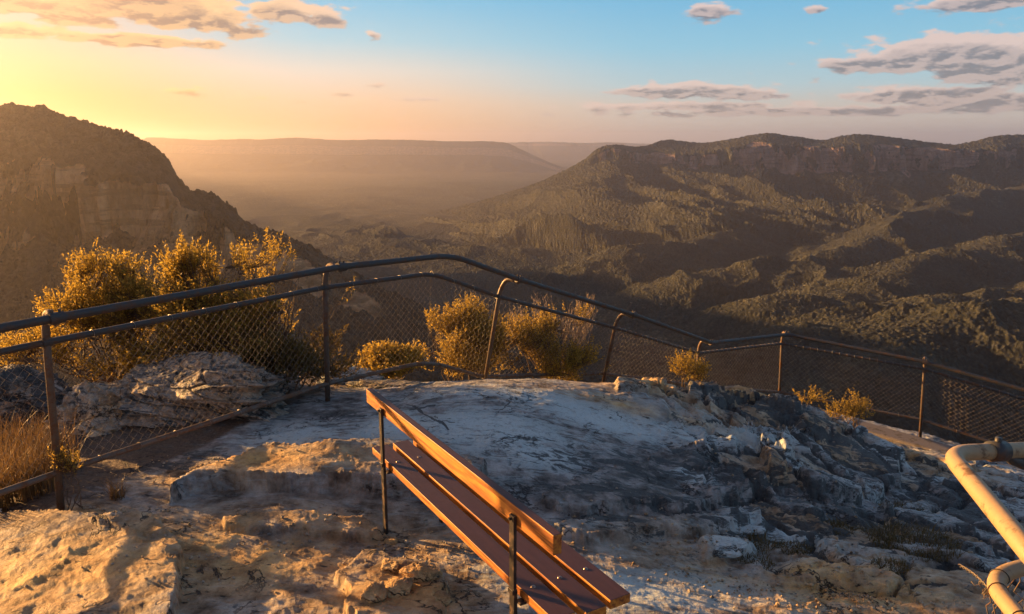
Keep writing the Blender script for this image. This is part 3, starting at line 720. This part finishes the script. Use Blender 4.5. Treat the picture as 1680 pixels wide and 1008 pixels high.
for q in (e0, g2_+(g2_-g1)*.9+Vector((.03,.02,.0))):
    mb = MB(); bz = gz(q.x, q.y); mb.tube([Vector((q.x, q.y, bz-.1)), Vector((q.x, q.y, q.z-.01 if q is e0 else e3.z+.05))], .024, 14); mb.build('post', M_CREAM, hr)
for th in (.18, .62): pass
fl = fillet([g0, g1, g2_], [.1,.09,.1], 12)
for idx in (.45, 5, 10, 13.6):
    i = int(idx); 
    if idx < 1: p0 = fl[0].lerp(fl[1], .62); tn = (fl[1]-fl[0]).normalized()
    elif idx > 13: p0 = fl[-2].lerp(fl[-1], .35); tn = (fl[-1]-fl[-2]).normalized()
    else: p0 = fl[i]; tn = (fl[i+1]-fl[i-1]).normalized()
    u = tn.orthogonal().normalized(); v_ = tn.cross(u)
    mb = MB(); mb.tube([p0+(u*math.cos(t)+v_*math.sin(t))*.0205+tn*.003*t for t in [k*math.pi/8 for k in range(18)]], .0013, 5); mb.build('wire_tie', M_BLACK, hr)
# torn chain wire hanging from the middle rail
mb = MB()
for kx in range(9):
    pl = []; q0 = g1.lerp(g0, .10+.09*kx)
    for j in range(12):
        off = ((kx+j) % 2)*.022; q = q0+(g0-g1).normalized()*off+Vector((0,0,-.022*j-.02))+Vector((.004*math.sin(j*2+kx), .006*math.cos(j*1.7+kx*2), 0))
        pl.append(q)
    mb.tube(pl, .0016, 4)
for kx in range(8):
    pl = []; q0 = g1.lerp(g2_, .06+.11*kx)
    for j in range(9):
        off = ((kx+j) % 2)*.022; pl.append(q0+(g2_-g1).normalized()*off+Vector((.018*j/9*(kx+1)*.2, 0, -.022*j-.02)))
    mb.tube(pl, .0016, 4)
mb.build('wire_mesh', M_POST, hr)
mb = MB(); s0, s1 = P(1574,928,1.75), P(1634,985,1.62)
for ph in (0, math.pi):
    mb.tube([s0.lerp(s1, k/40)+Vector((0,math.cos(k*.9+ph)*.004,math.sin(k*.9+ph)*.004+.012*math.sin(k/40*3))) for k in range(41)], .0016, 4)
rngw = random.Random(5)
for _ in range(16):
    p0 = s0.lerp(s1, .55+.5*rngw.random()); pl = [p0]
    for j in range(5): pl.append(pl[-1]+Vector((rngw.uniform(-.008,.010), rngw.uniform(-.008,.008), rngw.uniform(-.012,.010))))
    mb.tube(pl, .0013, 4)
mb.build('frayed_wire', M_POST, hr)

# ------------------------------------------------------------------ bench
LN = Vector((.013, 3.06, 0)); LF = PZ(635, 870, 0); LF.z = 0
D = (LN-LF).normalized(); Nn = Vector((-D.y, D.x, 0)); UP = Vector((0,0,1))     # Nn points to the sitter's side
bench = empty('park_bench', (LF+LN)/2); tag(bench, 'varnished timber slat bench on thin black iron legs', 'bench')
def bp(al, pe, z): return LN+D*al+Nn*pe+UP*z
SL = (LN-LF).length
def board(name, a0, a1, p0, p1, z0, z1, parent=bench, m=M_WOOD, bev=.004):
    mb = MB(); mb.box(bp((a0+a1)/2, (p0+p1)/2, (z0+z1)/2), D, Nn, UP, (a1-a0)/2, (p1-p0)/2, (z1-z0)/2)
    return mb.build(name, m, parent, smooth=False, bevel=bev)
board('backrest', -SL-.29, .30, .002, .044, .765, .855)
seats = []
for k, (p0, p1, ends) in enumerate(((.020,.128,.285),(.163,.272,.315),(.307,.418,.295))):
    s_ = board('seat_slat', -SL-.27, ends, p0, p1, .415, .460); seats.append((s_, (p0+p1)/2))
for (s_, pc) in seats:
    for al in (-SL, 0):
        mb = MB(); c = bp(al+.035, pc, .459)-bench.location
        for k in range(1): pass
        ring = [(0.0001,.007),(.006,.0065),(.0105,.004),(.012,0)]
        base = len(mb.v)
        for (r_, h_) in ring:
            for q in range(14): t_ = q*2*math.pi/14; mb.v.append(c+Vector((r_*math.cos(t_), r_*math.sin(t_), h_)))
        for i in range(3):
            for q in range(14): mb.f.append((i*14+q, i*14+(q+1) % 14, (i+1)*14+(q+1) % 14, (i+1)*14+q))
        me = mb.build('bolt', M_BOLT, s_)
for al in (-SL, 0):
    lg = MB(); zb = gz(*bp(al, -.005, 0).xy)-.06
    lean = .0
    lg.box(bp(al, -.008, (zb+.455)/2), D, Nn, UP, .021, .009, (.455-zb)/2)
    leg = lg.build('leg', M_BLACK, bench, smooth=False, bevel=.002)
    ub = MB(); ub.box(bp(al, -.0105, (.44+.815)/2), D, Nn, UP, .020, .008, (.815-.44)/2)
    ub.box(bp(al, -.012, .45), D, Nn, UP, .021, .013, .012)
    ub.build('back_support', M_BLACK, bench, smooth=False, bevel=.002)
    for zz in (.80,):
        bt = MB(); bt.tube([bp(al-.004, -.014, zz), bp(al-.004, -.030, zz)], .007, 6); bt.build('bolt', M_BLACK, bench, smooth=False)
    ar = MB(); ar.box(bp(al+.035, .21, .4065), D, Nn, UP, .019, .215, .0065); ar.build('seat_bracket', M_BLACK, bench, smooth=False, bevel=.002)
    fl_ = MB(); zf = gz(*bp(al+.035, .36, 0).xy)-.06
    fl_.box(bp(al+.035, .36, (zf+.40)/2), D, Nn, UP, .019, .007, (.40-zf)/2); fl_.build('leg', M_BLACK, bench, smooth=False, bevel=.002)
# ------------------------------------------------------------------ rocks
def boulder(name, loc, sx, sy, sz, seed, label, cat='boulder', rot=0, faces=7, group=None, att=(.2,.6,.2,.3), sub=220, tilt=None):
    n = sub; u = np.linspace(0, 2*math.pi, n*2, endpoint=True); v = np.linspace(0, math.pi, n)
    V_, U_ = np.meshgrid(v, u, indexing='ij'); dx_, dy_, dz_ = np.sin(V_)*np.cos(U_), np.sin(V_)*np.sin(U_), np.cos(V_)
    rg = random.Random(seed); r = np.full(dx_.shape, 1.25)
    for _ in range(faces+8):
        nv = Vector((rg.uniform(-1,1), rg.uniform(-1,1), rg.uniform(-.5,1))).normalized(); dd = rg.uniform(.70,1.0)
        dt = dx_*nv.x+dy_*nv.y+dz_*nv.z; q = np.where(dt > .05, dd/np.maximum(dt, .05), 9)
        kk = 22.; r = -np.log(np.exp(-kk*r)+np.exp(-kk*np.minimum(q, 3)))/kk
    x, y, z = dx_*r, dy_*r, dz_*r
    # seamless detail from two planar noises
    det = (fbm(x*2.4+z*1.1+seed, y*2.4-z*1.4, 6, seed, .58)-.5)*.30+(ridged(x*1.7+z+3, z*5+y*.7, 5, seed+4)-.4)*.16+(fbm(x*11+z*4, y*11+z*6, 5, seed+2, .65)-.5)*.09
    f1, f2, cid = worley(x*2.2+z*1.3+9, z*3.2+y*1.3, seed); det -= sst(.10, .0, f2-f1)*.06
    f = 1+det; x, y, z = x*f*sx, y*f*sy, z*f*sz
    if tilt: z = z+x*tilt[0]+y*tilt[1]
    c_, s_ = math.cos(rot), math.sin(rot); x, y = x*c_-y*s_, x*s_+y*c_
    one = np.ones(x.shape)
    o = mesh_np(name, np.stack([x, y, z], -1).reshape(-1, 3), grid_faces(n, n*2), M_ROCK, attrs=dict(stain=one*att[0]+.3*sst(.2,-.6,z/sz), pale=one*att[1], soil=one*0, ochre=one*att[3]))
    o.location = loc; tag(o, label, cat, group); return o
def onp(px, py, Y, dz=0):
    p = P(px, py, Y); return Vector((p.x, p.y, p.z+dz))
b1 = onp(285,672,6.7); boulder('boulder', (b1.x+.12, b1.y+.15, .0), 1.12, .70, .56, 12, 'large pale lichen covered boulder behind the left fence wire', rot=-.25, att=(.42,.35,0,.35), sub=340, tilt=(.02,-.05))
b2 = onp(185,655,6.4); boulder('boulder', (b2.x-.12, b2.y, .0), .5, .42, .40, 31, 'brown slanting rock against the left side of the pale boulder', rot=.5, att=(.35,.35,0,.5), sub=260, tilt=(.15,0))
b3 = onp(430,640,7.2); boulder('boulder', (b3.x, b3.y, b3.z-.05), .36, .34, .18, 44, 'low dark rock at the foot of the tall golden bush', rot=.2, att=(.5,.3,0,.2), sub=160)
b4 = onp(20,640,6.5); boulder('boulder', (b4.x, b4.y, b4.z-.15), .55, .45, .36, 52, 'shaded grey boulder behind dry grass at the left edge', rot=.1, att=(.7,.1,0,.2), sub=200)
b5 = onp(575,618,7.7); boulder('boulder', (b5.x, b5.y, b5.z-.06), .36, .3, .17, 67, 'flat lichen mottled rock beyond the second fence post', rot=.3, att=(.2,.7,0,.2), sub=170)
b6 = onp(640,628,7.2); boulder('boulder', (b6.x, b6.y, b6.z-.06), .40, .2, .09, 71, 'long low dark rock under the bottom rail bend', rot=-.1, att=(.6,.3,0,.2), sub=150)
rim = [(968,632,8.7,.22,.14,.07,'small brown rock beside the leaning fence post on the rim'),(1050,634,8.9,.30,.2,.085,'low ochre rock slab catching sun on the rim'),
       (1108,645,8.7,.20,.14,.07,'rounded brown rock between the ochre slab and the tall rim block'),(1155,646,8.4,.22,.16,.13,'pointed sunlit rim block left of a small bush'),(1210,655,8.5,.26,.16,.085,'dark flat rock at the drop in the rim')]
for i, (px, py, Y, a, b, c, lb) in enumerate(rim):
    q = onp(px, py, Y); boulder('rim_rock', (q.x, q.y, gz(q.x, q.y)+c*.35), a, b, c, 90+i*7, lb, 'rock', rot=i*.7, att=(.15,.2,0,.9), sub=110, group='rocks along the rim')
small = [(690,960,.10,.08,.05,'lumpy golden rock under the bench nearest the near leg'),(655,985,.09,.08,.05,'lumpy rock at the bottom edge under the bench'),(640,945,.07,.05,.035,'small cracked rock between the bench legs'),
         (720,985,.08,.07,.045,'grey lump of rock behind the seat slats'),(612,1000,.08,.06,.04,'dark rock at bottom edge left of the lumpy rocks'),(640,885,.05,.04,.025,'small rock against the foot of the far bench leg')]
for i, (px, py, a, b, c, lb) in enumerate(small):
    q = ground_px(px, py); boulder('small_rock', (q[0], q[1], gz(*q)+c*.2), a, b, c, 140+i*5, lb, 'rock', rot=i*1.1, att=(.2,.1,0,.8), sub=80, group='small rocks under the bench')
q = ground_px(1188, 905); boulder('small_rock', (q[0], q[1], gz(*q)-.01), .18, .11, .05, 171, 'smooth rounded pale rock on the grit right of the bench', 'rock', att=(0,.9,0,0), sub=110)

# ------------------------------------------------------------------ shrubs
def leaf_mesh(rg, pts, dirs, ln, wd, name, m, parent, spread=.9):
    n = len(pts); p = np.array(pts); d = np.array(dirs)
    r = rg.normal(size=(n,3))*spread; a = d+r; a /= np.linalg.norm(a, axis=1)[:,None]+1e-9
    s = np.cross(a, rg.normal(size=(n,3))); s /= np.linalg.norm(s, axis=1)[:,None]+1e-9
    nn = np.cross(a, s); L_ = (ln*rg.uniform(.6,1.25,n))[:,None]; w_ = (wd*rg.uniform(.7,1.2,n))[:,None]
    q0 = p; q1 = p+a*L_*.5+s*w_*.5+nn*w_*.2; q2 = p+a*L_; q3 = p+a*L_*.5-s*w_*.5+nn*w_*.2
    V = np.stack([q0,q1,q2,q3],1).reshape(-1,3); Fq = np.arange(n*4).reshape(-1,4)
    tint = np.repeat(rg.uniform(0,1,n)**1.3, 4)
    if parent: V = V-np.array(parent.location)
    return mesh_np(name, V, Fq, m, parent, smooth=False, attrs=dict(tint=tint))
def shrub(label, base, lobes, nspr, leaf=(.034,.014), m=M_LEAF, seed=1, group=None, per=15, sprl=.20, name='shrub', wild=.5, stemr=.012):
    """lobes: photo px cx, cy, rx, ry and depth Y"""
    rg = np.random.default_rng(seed); base = Vector(base)
    root = empty(name, base); tag(root, label, 'shrub', group)
    st = MB(); pts, dirs = [], []; areas = np.array([l[2]*l[3] for l in lobes], float); areas /= areas.sum()
    for li, (cx, cy, rx, ry, Y) in enumerate(lobes):
        c = P(cx, cy, Y); ax = rx*Y/F; az = ry*Y/F; ay = min(ax, .55)*.9
        stems = []
        for s_ in range(max(3, int(ax*9))):
            dv = Vector((rg.uniform(-1,1)*ax*.75, rg.uniform(-1,1)*ay*.7, rg.uniform(-.1,.8)*az)); e = c+dv
            b0 = base+Vector((rg.uniform(-.07,.07), rg.uniform(-.07,.07), -.06)); mid = b0.lerp(e, .5)+Vector((rg.uniform(-.1,.1), rg.uniform(-.1,.1), -.06*rg.random()))
            ctl = [b0.lerp(mid, t)*(1-t)+mid.lerp(e, t)*t for t in np.linspace(0,1,12)]
            ctl = [q+Vector(rg.normal(size=3)*.012) for q in ctl]
            st.tube(ctl, [stemr*(1-.8*k/11) for k in range(12)], 5); stems.append(ctl)
        flat = [q for s_ in stems for q in s_[4:]]; fa = np.array([tuple(q) for q in flat])
        for _ in range(int(nspr*areas[li])):
            v = rg.normal(size=3); v /= np.linalg.norm(v)
            if v[2] < -.3 and rg.random() < .7: v[2] *= -1
            rr = rg.uniform(.35,1)**.6*(1+wild*(rg.random()**4)); e = c+Vector((v[0]*ax*rr, v[1]*ay*rr, v[2]*az*rr))
            hole = vn(np.array([e.x*4.3]), np.array([e.z*4.3+e.y*3]), seed)[0]
            if hole < (.47 if nspr > 1000 else .2): continue
            dr = (Vector(v)*.6+Vector((rg.normal()*.3, rg.normal()*.3, .75))).normalized(); sl = sprl*rg.uniform(.6,1.3)
            j = int(np.argmin(((fa-np.array(e))**2).sum(1)+rg.random(len(fa))*.01)); f0_ = flat[j]
            tw = [f0_, f0_.lerp(e, .6)+Vector((0,0,-.02)), e, e+dr*sl]
            st.tube(tw, [.0032,.0028,.0022,.001], 3, cap=False)
            for k in range(per):
                t = k/per; q = (e+dr*sl*t) if k > 2 else tw[1].lerp(e, rg.random()); pts.append(tuple(q)); dirs.append(tuple(dr))
    st.build('stem', M_BARK, root)
    leaf_mesh(rg, pts, dirs, leaf[0], leaf[1], 'foliage', m, root)
    return root
GB = 'golden bushes beyond the fence'
shrub('tall golden leaved bush behind the left fence, branch tip highest of all', (P(430,600,7.3).x, 7.3, -.15), [(415,470,60,60,7.3),(395,425,22,28,7.3),(330,490,50,60,7.2),(300,450,22,26,7.2),(470,520,62,60,7.3),(530,545,50,50,7.2),(550,510,26,30,7.3),(350,540,70,40,7.2),(430,570,70,40,7.1),(490,450,14,12,7.3),(320,590,60,30,7.2),(470,580,60,36,7.2)], 5200, seed=3, group=GB)
shrub('broad golden bush behind the leftmost visible fence post', (P(200,590,7.6).x, 7.6, -.1), [(205,530,70,40,7.6),(150,470,26,34,7.6),(205,455,20,16,7.6),(120,520,40,40,7.4),(250,520,60,60,7.6),(235,490,34,26,7.6),(150,570,60,34,7.4),(60,590,50,30,7.2),(235,575,70,36,7.5),(100,600,50,24,7.3),(180,600,60,24,7.4)], 4200, seed=5, group=GB)
shrub('dark olive bush low between the boulder and second fence post', (P(475,620,7.0).x, 7.0, -.1), [(440,590,46,26,6.9),(480,600,40,30,6.9),(535,600,44,34,7.2)], 900, m=M_LEAFD, seed=8, group=GB)
shrub('upright golden bush left of the leaning fence post, with one long side shoot', (P(755,650,9.4).x, 9.4, -1.0), [(755,560,42,40,9.4),(765,525,22,22,9.4),(730,580,30,34,9.4),(795,575,30,44,9.4),(700,545,14,26,9.4),(760,600,46,22,9.3)], 2100, seed=11, group=GB)
shrub('wide rounded golden bush right of the leaning fence post', (P(900,650,9.6).x, 9.6, -1.1), [(870,575,52,38,9.6),(950,565,40,44,9.7),(915,600,60,28,9.5),(845,580,28,34,9.5),(925,540,30,22,9.7)], 2500, seed=13, group=GB)
shrub('low yellow bush just over the bottom rail bend', (P(640,625,8.2).x, 8.2, -.4), [(630,588,32,12,8.1),(665,592,24,12,8.1),(640,604,46,14,8.0)], 700, seed=17, group=GB, sprl=.10)
shrub('small golden bush against the short fence post on the rim', (P(1128,650,9.6).x, 9.6, -1.2), [(1128,612,24,14,9.5),(1120,602,8,10,9.5),(1145,622,10,12,9.4)], 120, seed=19, group=GB, sprl=.17)
shrub('small sprig bush left of the sunlit footing strip', (P(1325,672,10.6).x, 10.6, -1.7), [(1322,652,20,9,10.6),(1312,648,8,8,10.6)], 75, seed=23, group=GB, sprl=.17)
shrub('pointed sprig bush growing by the sunlit bottom rail', (P(1405,705,10.2).x, 10.2, -1.8), [(1405,682,16,14,10.2),(1403,668,6,12,10.2),(1375,682,16,12,10.2)], 110, seed=29, group=GB, sprl=.20)
shrub('tiny leafy plant at the foot of the leftmost visible post', (P(118,775,4.6).x, 4.6, .1), [(112,765,16,12,4.6),(95,752,8,8,4.6)], 110, seed=37, leaf=(.016,.008), sprl=.06, stemr=.004, per=9)
def bare(label, base, spots, seed, n=26):
    rg = random.Random(seed); root = empty('bare_shrub', base); tag(root, label, 'shrub'); mb = MB(); base = Vector(base)
    for (px, py, rx, ry, Y) in spots:
        for _ in range(n):
            e = P(px+rg.uniform(-rx,rx), py+rg.uniform(-ry,ry), Y+rg.uniform(-.2,.2)); m_ = base.lerp(e, .6)+Vector((rg.uniform(-.05,.05),0,-.03))
            mb.tube([base, m_, e], [.004,.0035,.0016], 4)
            for _ in range(9):
                a = m_.lerp(e, rg.uniform(.3,1)); d = Vector((rg.uniform(-.7,.7), rg.uniform(-.5,.5), 1)).normalized()*rg.uniform(.05,.13)
                mb.tube([a, a+d*.5+Vector((rg.uniform(-.01,.01),0,0)), a+d], [.0022,.0018,.0008], 3)
    mb.build('twigs', M_PALE, root)
bare('leafless pale twiggy shrub rising above the wide golden bush', (P(920,640,9.9).x, 9.9, -1.1), [(890,500,18,22,9.9),(960,500,26,20,9.9),(925,530,40,20,9.9),(845,520,10,18,9.8)], 4)

# ------------------------------------------------------------------ grasses
def tuft(label, base, n, h, sp, m, seed, wd=.004, group=None, lean=.5, name='grass_tuft', kind=None, area=None):
    rg = np.random.default_rng(seed); V, Fq, tint = [], [], []
    for i in range(n):
        if area: p = np.array([rg.uniform(*area[0]), rg.uniform(*area[1]), 0]); p[2] = gz(p[0], p[1])-.01
        else:
            a = rg.uniform(0, 6.283); rr = sp*rg.random()**.5; p = np.array([base[0]+rr*math.cos(a), base[1]+rr*math.sin(a)*.8, 0]); p[2] = base[2]-.01
        d = np.array([rg.normal()*lean, rg.normal()*lean, 1.]); hh = h*rg.uniform(.4,1.1); s = np.array([d[1], -d[0], 0])+rg.normal(size=3)*.3; s /= np.linalg.norm(s)
        b = len(V); w_ = wd*rg.uniform(.7,1.3)
        for t_, ww in ((0,1),(.4,.9),(.75,.6),(1,.08)):
            q = p+np.array([d[0]*t_*t_*hh, d[1]*t_*t_*hh, hh*(t_-.18*t_*t_*abs(d[0]))]); V += [q-s*w_*ww*.5, q+s*w_*ww*.5]
        for k in range(3): Fq.append((b+2*k, b+2*k+1, b+2*k+3, b+2*k+2))
        tint += [rg.random()]*8
    o = mesh_np(name, np.array(V)-np.array(base), Fq, m, None, smooth=False, attrs=dict(tint=tint)); o.location = base
    tag(o, label, 'grass' if kind else 'grass tuft', group, kind); return o
for i, (px, py, hw, n, h, lb) in enumerate([(905+460,862,.16,500,.045,'reddish brown moss tuft in the middle of the grit patch'),(1225,885,.2,600,.05,'olive moss tuft left of the rounded pale rock edge'),(1300,897,.13,350,.04,'small olive tuft in the grit right of the rounded pale rock'),
        (1500,895,.32,1100,.07,'widest dark olive tuft on the right side of the rock'),(1480,832,.22,700,.07,'dark tuft in a hollow above the widest olive tuft'),(1460,935,.12,350,.04,'small brown tuft at the right below the widest olive tuft'),(1430,872,.16,450,.04,'low brown tuft left of the widest olive tuft'),(1240,925,.12,250,.03,'thin brown tuft on the grit below the rounded pale rock')]):
    q = ground_px(px, py); tuft(lb, (q[0], q[1], gz(*q)), n, h, hw, M_MOSS, 200+i, .005, 'low tufts on the right side of the rock', .8)
q = ground_px(192, 812); tuft('dry upright grass tuft on the ledge by the leftmost visible post', (q[0], q[1], gz(*q)), 110, .16, .05, M_DRY, 77, .004)
for i, (px, py, Y, n, h, lb) in enumerate([(40,760,4.9,520,.40,'tall dry grass clump just outside the wire at the left edge'),(20,700,5.4,420,.42,'dry grass clump behind the tall clump at the left edge'),(75,700,5.3,380,.42,'dry grass clump leaning on the wire beside the post'),(-40,780,4.7,500,.35,'dry grass clump cut by the left picture edge')]):
    p = P(px, py, Y); tuft(lb, (p.x, p.y, gz(p.x, p.y)), n, h, .2, M_DRY, 300+i, .005, 'dry grass clumps outside the left fence', .22)

# grit and pebbles lying on the bare rock: too many to count, one object
rg = np.random.default_rng(9); ico = np.array([(0,0,1),(.9,0,.3),(.28,.85,.3),(-.72,.53,.3),(-.72,-.53,.3),(.28,-.85,.3),(0,0,-.6)])
icf = [(0,1,2),(0,2,3),(0,3,4),(0,4,5),(0,5,1),(6,2,1),(6,3,2),(6,4,3),(6,5,4),(6,1,5)]
V, Fq = [], []
cands = []
for (px, py, rx, ry, n) in [(1230,920,260,50,900),(1450,860,130,40,300),(420,900,200,70,350),(150,840,150,14,260),(700,900,90,60,150),(1350,980,200,30,400),(330,770,90,20,160)]:
    c = blob(px, py, rx, ry)
    for _ in range(n): cands.append((c[0]+rg.normal()*c[2]*.6, c[1]+rg.normal()*c[3]*.6))
cx_ = np.array([c[0] for c in cands])[None,:]; cy_ = np.array([c[1] for c in cands])[None,:]; zz_, _ = ground(cx_, cy_)
for x_, y_, z_ in zip(cx_[0], cy_[0], zz_[0]):
    s_ = .0035+.012*rg.random()**3; a = rg.uniform(0, 6.28); q = ico*(s_*rg.uniform(.7,1.3,3))*(1+rg.normal(size=(7,1))*.12)
    q = np.stack([q[:,0]*math.cos(a)-q[:,1]*math.sin(a), q[:,0]*math.sin(a)+q[:,1]*math.cos(a), q[:,2]], 1)+np.array([x_, y_, z_+s_*.25])
    b = len(V)*7; V.append(q); Fq += [tuple(b+k for k in f) for f in icf]
V = np.concatenate(V); one = np.ones(len(V))
tag(mesh_np('gravel', V, Fq, M_ROCK, smooth=False, attrs=dict(stain=one*.1, pale=one*.3, soil=one*0, ochre=one*.6)), 'loose grit and pebbles on the bare rock', kind='stuff')
